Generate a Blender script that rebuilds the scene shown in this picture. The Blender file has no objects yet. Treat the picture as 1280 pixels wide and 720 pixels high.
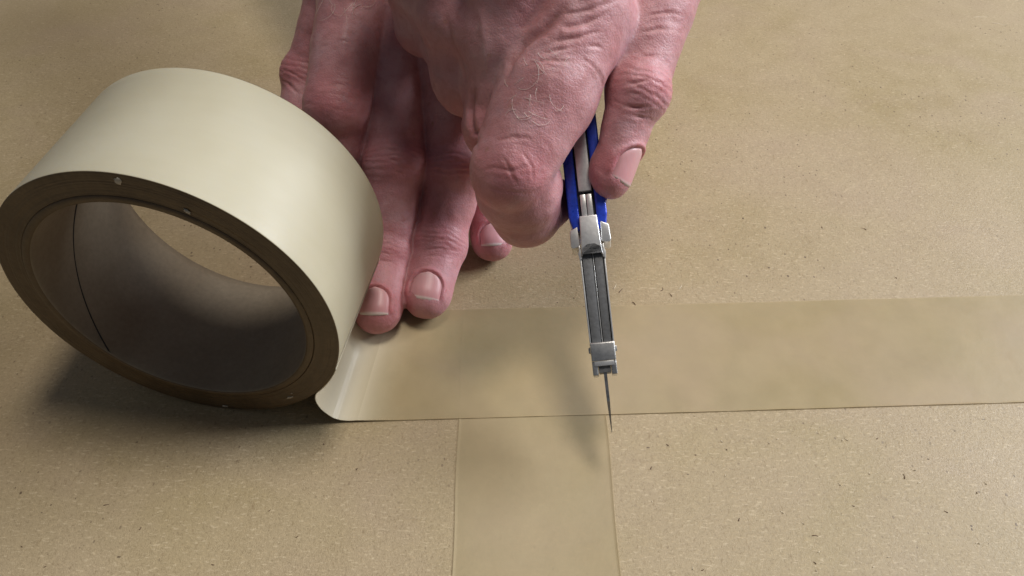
import bpy, bmesh, math, random
import numpy as np
from mathutils import Vector

CM = 0.01                                   # everything below is laid out in centimetres, origin on the board under the camera
scene = bpy.context.scene
col = scene.collection
random.seed(4)

# ---------------------------------------------------------------- camera
cam_d = bpy.data.cameras.new('camera'); cam = bpy.data.objects.new('camera', cam_d); col.objects.link(cam)
cam.location = (0, 0, 22.94*CM); cam.rotation_euler = (math.radians(90)-.8222, 0, 0)
cam_d.sensor_width = 36; cam_d.lens = 36*1019/1280; cam_d.clip_start = .005; cam_d.clip_end = 50
scene.camera = cam

# ---------------------------------------------------------------- light: a lamp overhead, a window behind the hands
world = bpy.data.worlds.new('World'); scene.world = world; world.use_nodes = True
bg = world.node_tree.nodes['Background']; bg.inputs[0].default_value = (.80, .87, 1.0, 1); bg.inputs[1].default_value = .085

def area(name, loc, target, size, power, color, size_y=None):
    l = bpy.data.lights.new(name, 'AREA'); o = bpy.data.objects.new(name, l); col.objects.link(o)
    l.shape = 'RECTANGLE' if size_y else 'DISK'; l.size = size*CM
    if size_y: l.size_y = size_y*CM
    l.energy = power; l.color = color
    o.location = Vector(loc)*CM
    o.rotation_euler = (Vector(target)-Vector(loc)).to_track_quat('-Z', 'Y').to_euler()
    return o
area('ceiling_lamp', (31, 40, 175), (2, 20, 0), 46, 13.0, (1.0, .93, .84))
area('window', (198, 84, 122), (0, 22, 2), 125, 66.0, (.88, .93, 1.0), 95)

vs_ = scene.view_settings
scene.display_settings.display_device = 'sRGB'
vs_.view_transform = 'Standard'; vs_.look = 'None'; vs_.exposure = .2; vs_.gamma = 1; vs_.use_curve_mapping = False
scene.cycles.max_bounces = 8; scene.cycles.transparent_max_bounces = 8
scene.cycles.use_denoising = True

# ---------------------------------------------------------------- helpers
def link_mesh(name, verts, faces, mats, parent=None, origin=(0, 0, 0), smooth=True, mat_index=None):
    me = bpy.data.meshes.new(name)
    v = (np.asarray(verts, float)-np.asarray(origin, float))*CM
    me.from_pydata(v.tolist(), [], [tuple(map(int, f)) for f in faces])
    for m in (mats if isinstance(mats, (list, tuple)) else [mats]): me.materials.append(m)
    if mat_index is not None: me.polygons.foreach_set('material_index', mat_index)
    if smooth: me.polygons.foreach_set('use_smooth', [True]*len(me.polygons))
    me.update()
    o = bpy.data.objects.new(name, me); col.objects.link(o)
    if parent: o.parent = parent
    else: o.location = Vector(origin)*CM
    return o

def link_quads(name, verts, quads, mat, parent, origin):
    """fast path for the big hand meshes"""
    me = bpy.data.meshes.new(name); n, q = len(verts), len(quads)
    me.vertices.add(n); me.vertices.foreach_set('co', ((verts-np.asarray(origin))*CM).astype(np.float32).ravel())
    me.loops.add(q*4); me.loops.foreach_set('vertex_index', quads.astype(np.int32).ravel())
    me.polygons.add(q); me.polygons.foreach_set('loop_start', np.arange(0, q*4, 4, dtype=np.int32))
    me.polygons.foreach_set('use_smooth', np.ones(q, bool)); me.update(calc_edges=True); me.validate()
    me.materials.append(mat)
    o = bpy.data.objects.new(name, me); col.objects.link(o)
    if parent: o.parent = parent
    else: o.location = Vector(origin)*CM
    return o

def attr(o, name, vals):
    a = o.data.attributes.new(name, 'FLOAT', 'POINT'); a.data.foreach_set('value', np.asarray(vals, np.float32))

def empty(name, loc, label, cat):
    o = bpy.data.objects.new(name, None); col.objects.link(o); o.location = Vector(loc)*CM; o.empty_display_size = .01
    o['label'] = label; o['category'] = cat
    return o

# ---------------------------------------------------------------- materials
class NT:
    def __init__(s, name):
        s.m = bpy.data.materials.new(name); s.m.use_nodes = True; s.t = s.m.node_tree
        s.p = s.t.nodes['Principled BSDF']; s.out = s.t.nodes['Material Output']
        s.co = s.t.nodes.new('ShaderNodeTexCoord').outputs['Object']
    def n(s, typ, **kw):
        n = s.t.nodes.new(typ)
        for k, v in kw.items():
            if k in n.inputs: s.set(n.inputs[k], v)
            else: setattr(n, k, v)
        return n
    def set(s, sock, v):
        if hasattr(v, 'is_output') or isinstance(v, bpy.types.NodeSocket): s.t.links.new(v, sock)
        else:
            if isinstance(v, (tuple, list)) and len(v) == 3 and sock.type == 'RGBA': v = (*v, 1)
            sock.default_value = v
    def map(s, scale=(1, 1, 1), rot=(0, 0, 0), vec=None):
        return s.n('ShaderNodeMapping', Vector=vec or s.co, Scale=scale, Rotation=rot).outputs[0]
    def noise(s, scale, detail=3, rough=.5, vec=None, dist=0):
        return s.n('ShaderNodeTexNoise', Vector=vec or s.co, Scale=scale, Detail=detail, Roughness=rough, Distortion=dist).outputs['Fac']
    def vor(s, scale, feature='F1', vec=None, rnd=1.0):
        n = s.n('ShaderNodeTexVoronoi', feature=feature, Vector=vec or s.co, Scale=scale, Randomness=rnd); return n.outputs
    def ramp(s, x, pts, interp='LINEAR'):
        n = s.n('ShaderNodeValToRGB', Fac=x); cr = n.color_ramp; cr.interpolation = interp
        while len(cr.elements) < len(pts): cr.elements.new(.5)
        for e, (p, c) in zip(cr.elements, pts):
            e.position = p; e.color = (*c, 1) if isinstance(c, tuple) else (c, c, c, 1)
        return n.outputs[0]
    def math(s, op, a, b=0.0, c=0.0):
        n = s.t.nodes.new('ShaderNodeMath'); n.operation = op; s.set(n.inputs[0], a); s.set(n.inputs[1], b); s.set(n.inputs[2], c); return n.outputs[0]
    def mix(s, f, a, b, mode='MIX'):
        n = s.t.nodes.new('ShaderNodeMix'); n.data_type = 'RGBA'; n.blend_type = mode
        s.set(n.inputs[0], f); s.set(n.inputs[6], a); s.set(n.inputs[7], b); return n.outputs[2]
    def bump(s, h, strength=.5, dist=.001, normal=None):
        n = s.n('ShaderNodeBump', Height=h, Strength=strength, Distance=dist)
        if normal is not None: s.set(n.inputs['Normal'], normal)
        return n.outputs[0]
    def attr(s, name): return s.n('ShaderNodeAttribute', attribute_name=name).outputs['Fac']
    def P(s, **kw):
        for k, v in kw.items(): s.set(s.p.inputs[k.replace('_', ' ')], v)
        return s.m

def board_colour(t):
    """the kraft board's own colour: broad olive and pinkish patches over fine mottling"""
    big = t.noise(11, 3, .5, dist=.6); big2 = t.noise(17, 3, .55, t.map((1, 1.3, 1), (0, 0, .7)), .5); mid = t.noise(70, 5, .65)
    c = t.ramp(big, [(.32, (.352, .268, .138)), (.5, (.382, .292, .166)), (.70, (.412, .316, .198))])
    c = t.mix(t.ramp(big2, [(.45, 0.0), (.72, .6)]), c, (.398, .296, .198))
    c = t.mix(t.ramp(mid, [(.35, 0.0), (.7, .5)]), c, (.43, .332, .195))
    return c, big, mid

def mat_cardboard():
    t = NT('kraft_board')
    c, big, mid = board_colour(t)
    fine = t.noise(1250, 3, .75); grain = t.noise(2600, 2, .6)
    fib = t.noise(1, 3, .6, t.map((420, 1300, 420), (0, 0, .25)))
    fib2 = t.noise(1, 3, .6, t.map((800, 300, 300), (0, 0, -.4)))
    c = t.mix(.9, c, t.ramp(fine, [(.28, (.68, .65, .61)), (.46, (1, 1, 1)), (.56, (1, 1, 1)), (.70, (1.22, 1.21, 1.19))]), 'MULTIPLY')
    c = t.mix(t.ramp(fib, [(.58, 0.0), (.68, .5)]), c, (.62, .50, .32))
    c = t.mix(t.ramp(fib2, [(.625, 0.0), (.70, .5)]), c, (.26, .18, .09))
    thin = t.ramp(t.noise(14, 3, .6), [(.40, 0.0), (.62, 1.0)])                      # flecks come in patches
    sp = t.vor(430, vec=t.map((1, .7, 1), (0, 0, .5))); dot = t.math('LESS_THAN', sp['Distance'], t.math('MULTIPLY', t.noise(700, 2), .30))
    sel = t.math('GREATER_THAN', t.n('ShaderNodeSeparateColor', Color=sp['Color']).outputs[0], .70)
    c = t.mix(t.math('MULTIPLY', t.math('MULTIPLY', t.math('MULTIPLY', dot, sel), thin), .8), c, (.09, .055, .03))
    sp2 = t.vor(95, vec=t.map((1, 2.2, 1), (0, 0, .6))); dot2 = t.math('LESS_THAN', sp2['Distance'], t.math('MULTIPLY', t.noise(500, 2), .11))
    sel2 = t.math('GREATER_THAN', t.n('ShaderNodeSeparateColor', Color=sp2['Color']).outputs[1], .85)
    c = t.mix(t.math('MULTIPLY', t.math('MULTIPLY', dot2, sel2), .75), c, (.07, .04, .022))
    h = t.math('ADD', t.math('MULTIPLY', fine, .6), t.math('ADD', t.math('MULTIPLY', grain, .35), t.math('MULTIPLY', fib, .5)))
    h = t.math('ADD', h, t.math('MULTIPLY', mid, .8))
    return t.P(Base_Color=c, Roughness=t.ramp(mid, [(.3, .44), (.7, .56)]), Specular_IOR_Level=.5, Normal=t.bump(h, .5, .0004))

def mat_tape(name, clear, rough=.40, lifted=False):
    """thin brown film stuck down: the board's grain still shows faintly through it; paler where there is air under it"""
    t = NT(name)
    c, b0, m0 = board_colour(t)
    big = t.noise(26, 4, .6, dist=.8); mid = t.noise(120, 4, .6); fine = t.noise(620, 3, .6)
    c = t.mix(1, c, (1.33, 1.37, 1.40), 'MULTIPLY')
    c = t.mix(.75, c, t.ramp(big, [(.35, (.95, .97, .96)), (.66, (1.03, 1.02, 1.0))]), 'MULTIPLY')
    c = t.mix(.35, c, t.ramp(mid, [(.3, (.90, .89, .87)), (.7, (1.08, 1.08, 1.06))]), 'MULTIPLY')
    tr = t.n('ShaderNodeBsdfTransparent', Color=(1, .99, .94, 1)); mx = t.n('ShaderNodeMixShader')
    fac = clear
    if lifted:
        L = t.attr('lift'); c = t.mix(L, c, (.66, .585, .43)); fac = t.math('MULTIPLY', t.math('SUBTRACT', 1.0, L), clear)
    t.set(mx.inputs[0], fac)
    t.P(Base_Color=c, Roughness=t.ramp(big, [(.3, rough-.04), (.7, rough+.08)]), Specular_IOR_Level=.5, Normal=t.bump(t.math('ADD', t.math('MULTIPLY', mid, .8), t.math('MULTIPLY', fine, .25)), .16, .0006))
    t.t.links.new(t.p.outputs[0], mx.inputs[1]); t.t.links.new(tr.outputs[0], mx.inputs[2]); t.t.links.new(mx.outputs[0], t.out.inputs[0])
    return t.m

def mat_roll_outer():
    t = NT('tape_roll_film')
    big = t.noise(22, 3, .5, t.map((1, 1, 1))); mid = t.noise(70, 4, .6); streak = t.noise(1, 3, .6, t.map((30, 400, 30), (0, 0, -.1675)))
    c = t.ramp(big, [(.3, (.44, .39, .27)), (.55, (.485, .44, .32)), (.75, (.515, .475, .365))])
    c = t.mix(.10, c, t.ramp(streak, [(.3, (.9, .88, .84)), (.7, (1.06, 1.06, 1.05))]), 'MULTIPLY')
    return t.P(Base_Color=c, Roughness=t.ramp(mid, [(.3, .40), (.7, .52)]), Specular_IOR_Level=.4, Subsurface_Weight=.15, Subsurface_Radius=(1, .7, .35), Subsurface_Scale=.002,
               Normal=t.bump(t.math('ADD', mid, t.math('MULTIPLY', streak, .12)), .10, .0008))

def mat_roll_face():
    t = NT('tape_roll_edge')
    n = t.noise(60, 4, .6); f = t.noise(500, 3, .6)
    c = t.ramp(n, [(.3, (.085, .052, .022)), (.6, (.125, .080, .036)), (.8, (.16, .11, .055))])
    c = t.mix(.5, c, t.ramp(f, [(.3, (.7, .7, .7)), (.7, (1.25, 1.25, 1.25))]), 'MULTIPLY')
    return t.P(Base_Color=c, Roughness=.42, Specular_IOR_Level=.5, Normal=t.bump(f, .3, .0004))

def mat_core():
    t = NT('paper_core')
    n = t.noise(45, 4, .6); f = t.noise(600, 3, .65)
    c = t.ramp(n, [(.3, (.225, .18, .125)), (.7, (.285, .235, .17))])
    c = t.mix(.4, c, t.ramp(f, [(.3, (.75, .75, .75)), (.7, (1.2, 1.2, 1.2))]), 'MULTIPLY')
    return t.P(Base_Color=c, Roughness=.6, Normal=t.bump(f, .3, .0004))

def mat_plain(name, c, rough=.5, metal=0.0, scale=300, var=.25, bump=.15, coat=0.0, spec=.5):
    t = NT(name); f = t.noise(scale, 4, .6); g = t.noise(scale*.12, 3, .5)
    k = t.mix(1, c, t.ramp(f, [(.3, (1-var,)*3), (.7, (1+var,)*3)]), 'MULTIPLY')
    return t.P(Base_Color=k, Metallic=metal, Roughness=t.ramp(g, [(.3, rough-.06), (.7, rough+.08)]), Normal=t.bump(f, bump, .0003), Coat_Weight=coat, Specular_IOR_Level=spec)

def mat_skin(name, tint=(1, 1, 1)):
    t = NT(name)
    red = t.attr('red'); crs = t.attr('crease')
    big = t.noise(65, 4, .6); mid = t.noise(230, 4, .62); pore = t.vor(950)['Distance']; cell = t.vor(1000, 'DISTANCE_TO_EDGE')['Distance']
    c = t.ramp(big, [(.3, (.435, .190, .195)), (.5, (.52, .255, .265)), (.7, (.575, .335, .35))])
    c = t.mix(t.math('MULTIPLY', red, .62), c, (.52, .135, .165))
    c = t.mix(t.ramp(mid, [(.52, 0.0), (.72, .55)]), c, (.40, .165, .16))
    c = t.mix(t.ramp(t.noise(120, 3, .6), [(.58, 0.0), (.75, .35)]), c, (.38, .26, .29))
    spots = t.vor(150); c = t.mix(t.math('MULTIPLY', t.ramp(spots['Distance'], [(.05, .5), (.16, 0.0)]), t.math('GREATER_THAN', t.n('ShaderNodeSeparateColor', Color=spots['Color']).outputs[0], .82)), c, (.34, .17, .12))
    c = t.mix(t.math('MULTIPLY', crs, .42), c, (.36, .13, .11))
    c = t.mix(.22, c, t.ramp(pore, [(.1, (.86, .82, .82)), (.6, (1.08, 1.07, 1.07))]), 'MULTIPLY')
    c = t.mix(1, c, tint, 'MULTIPLY')
    w1 = t.noise(1, 4, .6, t.map((420, 1100, 420)), .6)
    hgt = t.math('ADD', t.math('MULTIPLY', t.ramp(cell, [(0.0, 0.0), (.2, 1.0)]), .22), t.math('ADD', t.math('MULTIPLY', mid, 1.1), t.math('MULTIPLY', w1, .8)))
    return t.P(Base_Color=c, Roughness=t.ramp(mid, [(.3, .40), (.7, .54)]), Specular_IOR_Level=.42, Subsurface_Weight=.32, Subsurface_Radius=(1, .32, .18), Subsurface_Scale=.0035,
               Normal=t.bump(hgt, .33, .0006))

def mat_nail():
    t = NT('fingernail')
    free = t.math('MULTIPLY', t.attr('free'), .75); v = t.attr('along'); r = t.noise(1, 3, .5, t.map((900, 90, 300)))
    c = t.ramp(v, [(0.0, (.66, .41, .40)), (.22, (.64, .33, .335)), (.8, (.64, .31, .325))])
    c = t.mix(free, c, (.80, .75, .69)); c = t.mix(.2, c, t.ramp(r, [(.3, (.85, .85, .85)), (.7, (1.1, 1.1, 1.1))]), 'MULTIPLY')
    return t.P(Base_Color=c, Roughness=.38, Specular_IOR_Level=.45, Subsurface_Weight=.15, Subsurface_Radius=(1, .4, .3), Subsurface_Scale=.0015, Normal=t.bump(r, .12, .0004), Coat_Weight=.0)

M_BOARD = mat_cardboard()
M_TAPE = mat_tape('brown_tape_film', .42, .38, True); M_TAPE2 = mat_tape('old_tape_film', .42, .42)
M_FILM = mat_roll_outer(); M_FACE = mat_roll_face(); M_CORE = mat_core()
M_STEEL = mat_plain('brushed_steel', (.62, .61, .59), .30, .95, 900, .12, .12)
M_STEEL2 = mat_plain('bright_steel', (.74, .73, .71), .30, .72, 700, .10, .10)
M_GREY = mat_plain('dark_grey_steel', (.15, .152, .155), .5, .15, 800, .2, .15)
M_BLACK = mat_plain('black_gap', (.012, .012, .014), .6, 0, 500)
M_BLUE = mat_plain('blue_anodised', (.016, .055, .52), .28, .2, 900, .2, .10, .3)
M_BLADE = mat_plain('blade_steel', (.35, .345, .34), .28, .95, 700, .3, .1)
M_FLECK = mat_plain('white_fleck', (.50, .45, .36), .7, 0, 500)
M_SKIN = mat_skin('skin'); M_NAIL = mat_nail()
M_HAIR = mat_plain('fine_hair', (.85, .76, .68), .4, 0, 500)
# ---------------------------------------------------------------- hands: implicit surface -> one continuous mesh per hand
def V3(*a): return np.array(a, dtype=np.float32)
def unit(v):
    v = np.asarray(v, dtype=np.float64); return v/(np.linalg.norm(v)+1e-12)
def ortho(h, a):
    h = np.asarray(h, float); return unit(h - a*np.dot(h, a))

_rng = np.random.RandomState(11)
_LAT = _rng.rand(32, 32, 32).astype(np.float32)
def vnoise(p):                                   # smooth value noise, -1..1
    i = np.floor(p).astype(np.int64); f = (p-i).astype(np.float32); f = f*f*(3-2*f)
    out = 0
    for dx in (0, 1):
        for dy in (0, 1):
            for dz in (0, 1):
                w = (f[:, 0] if dx else 1-f[:, 0])*(f[:, 1] if dy else 1-f[:, 1])*(f[:, 2] if dz else 1-f[:, 2])
                out = out + w*_LAT[(i[:, 0]+dx) % 32, (i[:, 1]+dy) % 32, (i[:, 2]+dz) % 32]
    return out*2-1

class Field:
    def __init__(s, lo, hi, vox):
        s.lo = np.array(lo, float); s.v = vox
        s.n = np.ceil((np.array(hi)-s.lo)/vox).astype(int)+1
        s.a = np.full(tuple(s.n), 3.0, np.float32)
    def block(s, lo, hi):
        i0 = np.clip(np.floor((np.array(lo)-s.lo)/s.v).astype(int), 0, s.n-1)
        i1 = np.clip(np.ceil((np.array(hi)-s.lo)/s.v).astype(int)+1, 1, s.n)
        ax = [(s.lo[k]+s.v*np.arange(i0[k], i1[k])).astype(np.float32) for k in range(3)]
        return (slice(i0[0], i1[0]), slice(i0[1], i1[1]), slice(i0[2], i1[2])), ax
    def put(s, prim, k):
        lo, hi, fn = prim
        sl, (X, Y, Z) = s.block(np.array(lo)-k, np.array(hi)+k)
        d = fn(X[:, None, None], Y[None, :, None], Z[None, None, :])
        a = s.a[sl]
        if k <= 0: np.minimum(a, d, out=a)
        else:
            h = np.clip(.5+.5*(a-d)/k, 0, 1); s.a[sl] = a+(d-a)*h-k*h*(1-h)
    def sample(s, p):
        q = (np.asarray(p)-s.lo)/s.v; q = np.clip(q, 0, s.n-1.001); i = q.astype(int); f = q-i; o = 0
        for dx in (0, 1):
            for dy in (0, 1):
                for dz in (0, 1):
                    w = (f[:, 0] if dx else 1-f[:, 0])*(f[:, 1] if dy else 1-f[:, 1])*(f[:, 2] if dz else 1-f[:, 2])
                    o = o+w*s.a[i[:, 0]+dx, i[:, 1]+dy, i[:, 2]+dz]
        return o
    def grad(s, p):
        e = s.v*1.5; g = np.stack([s.sample(p+e*np.eye(3)[k])-s.sample(p-e*np.eye(3)[k]) for k in range(3)], 1)
        return g/(np.linalg.norm(g, axis=1, keepdims=True)+1e-9)
    def project(s, p, n=8):
        p = np.array(p, float)
        for _ in range(n):
            p = p-s.grad(p)*np.clip(s.sample(p), -.25, .25)[:, None]*.9
        return p

def bone(a, b, ra, rb, up=None, fl=1.0, m=.35):
    """tapered rounded bone a->b; fl squeezes it along the dorsal direction up"""
    a = np.array(a, float); b = np.array(b, float); L = np.linalg.norm(b-a); ax = (b-a)/L
    u = ortho(up if up is not None else (0.1, 0.2, 1), ax); w = np.cross(ax, u)
    R = max(ra, rb)+m
    lo = np.minimum(a, b)-R; hi = np.maximum(a, b)+R
    rr = ra-rb
    def fn(X, Y, Z):
        px, py, pz = X-a[0], Y-a[1], Z-a[2]
        t = px*ax[0]+py*ax[1]+pz*ax[2]
        v = (px*u[0]+py*u[1]+pz*u[2])/fl
        q = px*w[0]+py*w[1]+pz*w[2]
        r = np.sqrt(v*v+q*q)
        k = rr/L; s = np.clip(t-k*r/math.sqrt(max(1-k*k, 1e-4)), 0, L)
        d = np.sqrt((t-s)**2+r*r)-(ra+(rb-ra)*s/L)
        return (d*min(1, fl) if fl < 1 else d).astype(np.float32)
    return lo, hi, fn

def blob(c, r, ax=(1, 0, 0), up=(0, 0, 1), m=.35):
    """ellipsoid; r = (along ax, along up, along the third)"""
    c = np.array(c, float); A = unit(ax); U = ortho(up, A); W = np.cross(A, U); R = max(r)+m
    def fn(X, Y, Z):
        px, py, pz = X-c[0], Y-c[1], Z-c[2]
        x = px*A[0]+py*A[1]+pz*A[2]; y = px*U[0]+py*U[1]+pz*U[2]; z = px*W[0]+py*W[1]+pz*W[2]
        k0 = np.sqrt((x/r[0])**2+(y/r[1])**2+(z/r[2])**2)
        k1 = np.sqrt((x/r[0]**2)**2+(y/r[1]**2)**2+(z/r[2]**2)**2)+1e-6
        return (k0*(k0-1)/k1).astype(np.float32)
    return c-R, c+R, fn

def surface_nets(F):
    a = F.a; inside = a < 0
    n = np.array(a.shape)-1
    cnt = np.zeros(tuple(n), np.uint8)
    for dx in (0, 1):
        for dy in (0, 1):
            for dz in (0, 1):
                cnt += inside[dx:n[0]+dx, dy:n[1]+dy, dz:n[2]+dz]
    cells = np.argwhere((cnt > 0) & (cnt < 8))
    idx = np.full(tuple(n), -1, np.int32); idx[cells[:, 0], cells[:, 1], cells[:, 2]] = np.arange(len(cells))
    acc = np.zeros((len(cells), 3)); num = np.zeros(len(cells))
    cor = [(i, j, k) for i in (0, 1) for j in (0, 1) for k in (0, 1)]
    val = {c: a[cells[:, 0]+c[0], cells[:, 1]+c[1], cells[:, 2]+c[2]] for c in cor}
    for c in cor:
        for axn in range(3):
            if c[axn]: continue
            e = list(c); e[axn] = 1; e = tuple(e)
            v0, v1 = val[c], val[e]; m = (v0 < 0) != (v1 < 0)
            t = np.where(m, v0/(v0-v1+1e-12), 0)
            p = np.array(c, float)[None]+np.zeros((len(cells), 3)); p[:, axn] += t
            acc[m] += p[m]; num[m] += 1
    verts = F.lo+(cells+acc/num[:, None])*F.v
    quads = []
    for axn in range(3):
        sh = [slice(None)]*3; sa = list(sh); sb = list(sh)
        sa[axn] = slice(0, -1); sb[axn] = slice(1, None)
        A = inside[tuple(sa)]; B = inside[tuple(sb)]
        e = np.argwhere(A != B)
        o1, o2 = (axn+1) % 3, (axn+2) % 3
        ok = (e[:, o1] > 0) & (e[:, o2] > 0) & (e[:, o1] < n[o1]) & (e[:, o2] < n[o2]); e = e[ok]
        def g(d1, d2):
            q = e.copy(); q[:, o1] += d1; q[:, o2] += d2; return idx[q[:, 0], q[:, 1], q[:, 2]]
        Q = np.stack([g(-1, -1), g(0, -1), g(0, 0), g(-1, 0)], 1)
        fl = ~A[e[:, 0], e[:, 1], e[:, 2]]; Q[fl] = Q[fl][:, ::-1]
        quads.append(Q)
    Q = np.concatenate(quads); Q = Q[(Q >= 0).all(1)]
    return verts.astype(np.float64), Q

def smooth_verts(v, Q, it=3, lam=.5):
    n = len(v); deg = np.bincount(Q.ravel(), minlength=n)*2.0
    for k in range(it):
        for l in (lam, -lam*1.03):
            s = np.zeros((n, 3))
            for c in range(3):
                for i in range(4):
                    s[:, c] += np.bincount(Q[:, i], weights=v[Q[:, (i+1) % 4], c]+v[Q[:, (i+3) % 4], c], minlength=n)
            v = v+l*(s/np.maximum(deg, 1)[:, None]-v)
    return v

def vert_normals(v, Q):
    d1 = v[Q[:, 2]]-v[Q[:, 0]]; d2 = v[Q[:, 3]]-v[Q[:, 1]]; fn = np.cross(d1, d2); N = np.zeros_like(v)
    for i in range(4):
        for c in range(3): N[:, c] += np.bincount(Q[:, i], weights=fn[:, c], minlength=len(v))
    return N/(np.linalg.norm(N, axis=1, keepdims=True)+1e-12)

class Finger:
    """joints from knuckle to fingertip centre; r = radius at each joint; dors = direction of the back of the finger"""
    def __init__(s, name, pts, r, dors, flat=(.95, .92, .86), mid=.9, nail=None, kn=1.0):
        s.name = name; s.p = [np.array(q, float) for q in pts]; s.r = r; s.flat = flat; s.mid = mid; s.nail = nail; s.kn = kn
        s.ax = [unit(s.p[i+1]-s.p[i]) for i in range(len(pts)-1)]
        ds = dors if isinstance(dors, list) else [dors]*len(s.ax)
        s.d = [ortho(ds[i], s.ax[i]) for i in range(len(s.ax))]
    def prims(s):
        out = []
        p, r = s.p, s.r; nb = len(s.ax)
        for i in range(nb):
            fl = s.flat[min(i, 2) if nb == 3 else i+1]
            a, b = p[i], p[i+1]; m = (a+b)/2
            last = i == nb-1
            if last:
                out.append((bone(a, b, r[i]*.96, r[i+1], s.d[i], fl), .2))
                # pulp of the fingertip, on the palm side
                c = b-s.d[i]*r[i+1]*.22-s.ax[i]*r[i+1]*.35
                out.append((blob(c, (r[i+1]*1.15, r[i+1]*.8, r[i+1]*.98), s.ax[i], s.d[i]), .2))
            else:
                rm = (r[i]+r[i+1])/2*s.mid
                out.append((bone(a, m, r[i]*.97, rm, s.d[i], fl), .2)); out.append((bone(m, b, rm, r[i+1]*(.93 if s.kn == 1 else 1.0), s.d[i], fl), .2))
                c = m-s.d[i]*rm*.25; out.append((blob(c, (np.linalg.norm(b-a)*.36, rm*.9, rm*1.0), s.ax[i], s.d[i]), .25))
            if i > 0:                                     # knuckle bulge
                dd = unit(s.d[i]+s.d[i-1]); aa = unit(s.ax[i]+s.ax[i-1])
                out.append((blob(a+dd*r[i]*.06, (r[i]*1.05*s.kn, r[i]*.97*s.kn, r[i]*1.03*s.kn), aa, dd), .25))
        return out

def seg_dist(P, a, b):
    ab = b-a; t = np.clip(((P-a)@ab)/(ab@ab), 0, 1); return np.linalg.norm(P-(a+t[:, None]*ab), axis=1), t

def stroke_dist(P, line):
    d = np.full(len(P), 9.0); u = np.zeros(len(P)); n = len(line)-1
    for i in range(n):
        q, t = seg_dist(P, np.array(line[i], float), np.array(line[i+1], float)); m = q < d; d[m] = q[m]; u[m] = (i+t[m])/n
    return d, u
# creases, folds and low ridges: (depth, width, points near the skin) in cm; negative depth is a ridge
RS = [
    (0.13, 0.13, [(1.45, 21.48, 11.40), (0.91, 21.19, 10.96), (0.34, 21.08, 10.55), (0.02, 20.76, 10.23), (-0.18, 20.34, 9.84)]),
    (0.035, 0.06, [(1.36, 21.07, 11.04), (1.92, 21.15, 11.11), (2.67, 21.55, 11.21)]),
    (0.03, 0.05, [(1.13, 20.82, 10.83), (1.81, 20.87, 10.88), (2.56, 21.22, 10.85)]),
    (0.03, 0.05, [(0.63, 20.50, 10.51), (1.35, 20.60, 10.71), (2.40, 20.88, 10.59), (3.11, 21.52, 9.87)]),
    (0.035, 0.06, [(1.36, 21.37, 11.26), (2.15, 21.46, 11.41), (2.98, 21.93, 11.40)]),
    (0.025, 0.05, [(0.34, 20.26, 10.25), (1.01, 20.30, 10.48), (1.69, 20.32, 10.42)]),
    (0.02, 0.05, [(1.99, 20.46, 10.41), (2.49, 20.56, 9.91), (2.65, 20.70, 9.28)]),
    (-0.05, 0.16, [(1.31, 20.92, 10.92), (1.70, 20.98, 10.98), (2.16, 21.19, 11.07)]),
    (0.02, 0.05, [(-0.91, 18.27, 8.17), (-0.50, 18.14, 8.45), (0.00, 18.01, 8.44), (0.63, 18.22, 8.44)]),
    (0.026, 0.04, [(-0.27, 18.29, 8.67), (0.00, 18.01, 8.44), (0.14, 17.80, 8.03)]),
    (0.02, 0.04, [(0.27, 18.38, 8.76), (0.54, 18.18, 8.47), (0.64, 18.01, 8.09)]),
    (0.014, 0.04, [(-0.73, 17.99, 7.87), (-0.18, 17.78, 7.87), (0.46, 17.84, 7.76)]),
    (0.02, 0.05, [(-0.50, 18.70, 8.81), (0.00, 18.71, 9.01), (0.63, 18.65, 8.95)]),
    (0.09, 0.11, [(-1.11, 21.25, 9.08), (-1.23, 21.06, 8.38), (-1.13, 20.52, 7.88), (-0.87, 18.67, 8.54)]),
    (0.03, 0.1, [(-2.03, 22.91, 10.68), (-1.71, 22.32, 9.69), (-1.37, 21.53, 8.79)]),
    (0.02, 0.08, [(-2.70, 23.31, 10.47), (-2.38, 22.89, 9.35)]),
    (-0.05, 0.14, [(-0.92, 22.01, 11.29), (-0.77, 21.45, 10.46), (-0.71, 21.12, 9.47)]),
    (-0.03, 0.12, [(-2.98, 23.71, 10.38), (-2.75, 23.20, 9.72), (-2.43, 22.85, 8.66)]),
    (0.04, 0.05, [(3.17, 21.04, 9.10), (3.80, 20.96, 9.35), (4.62, 21.18, 9.12)]),
    (0.05, 0.05, [(3.09, 20.86, 8.75), (3.71, 20.59, 8.76), (4.55, 20.86, 8.69)]),
    (0.035, 0.045, [(3.27, 20.52, 8.56), (3.86, 20.49, 8.43), (4.36, 20.77, 8.14)]),
    (0.03, 0.05, [(3.51, 21.70, 9.63), (4.21, 21.84, 9.76), (4.98, 22.21, 9.42)]),
    (0.025, 0.05, [(3.86, 22.37, 10.14), (4.48, 22.55, 10.20), (5.16, 22.82, 9.94)]),
    (0.025, 0.05, [(4.07, 22.81, 10.47), (4.61, 22.96, 10.50), (5.25, 23.18, 10.32)]),
    (0.02, 0.04, [(3.30, 20.85, 9.01), (3.76, 20.73, 9.09), (4.46, 20.90, 9.00)]),
]
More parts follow.
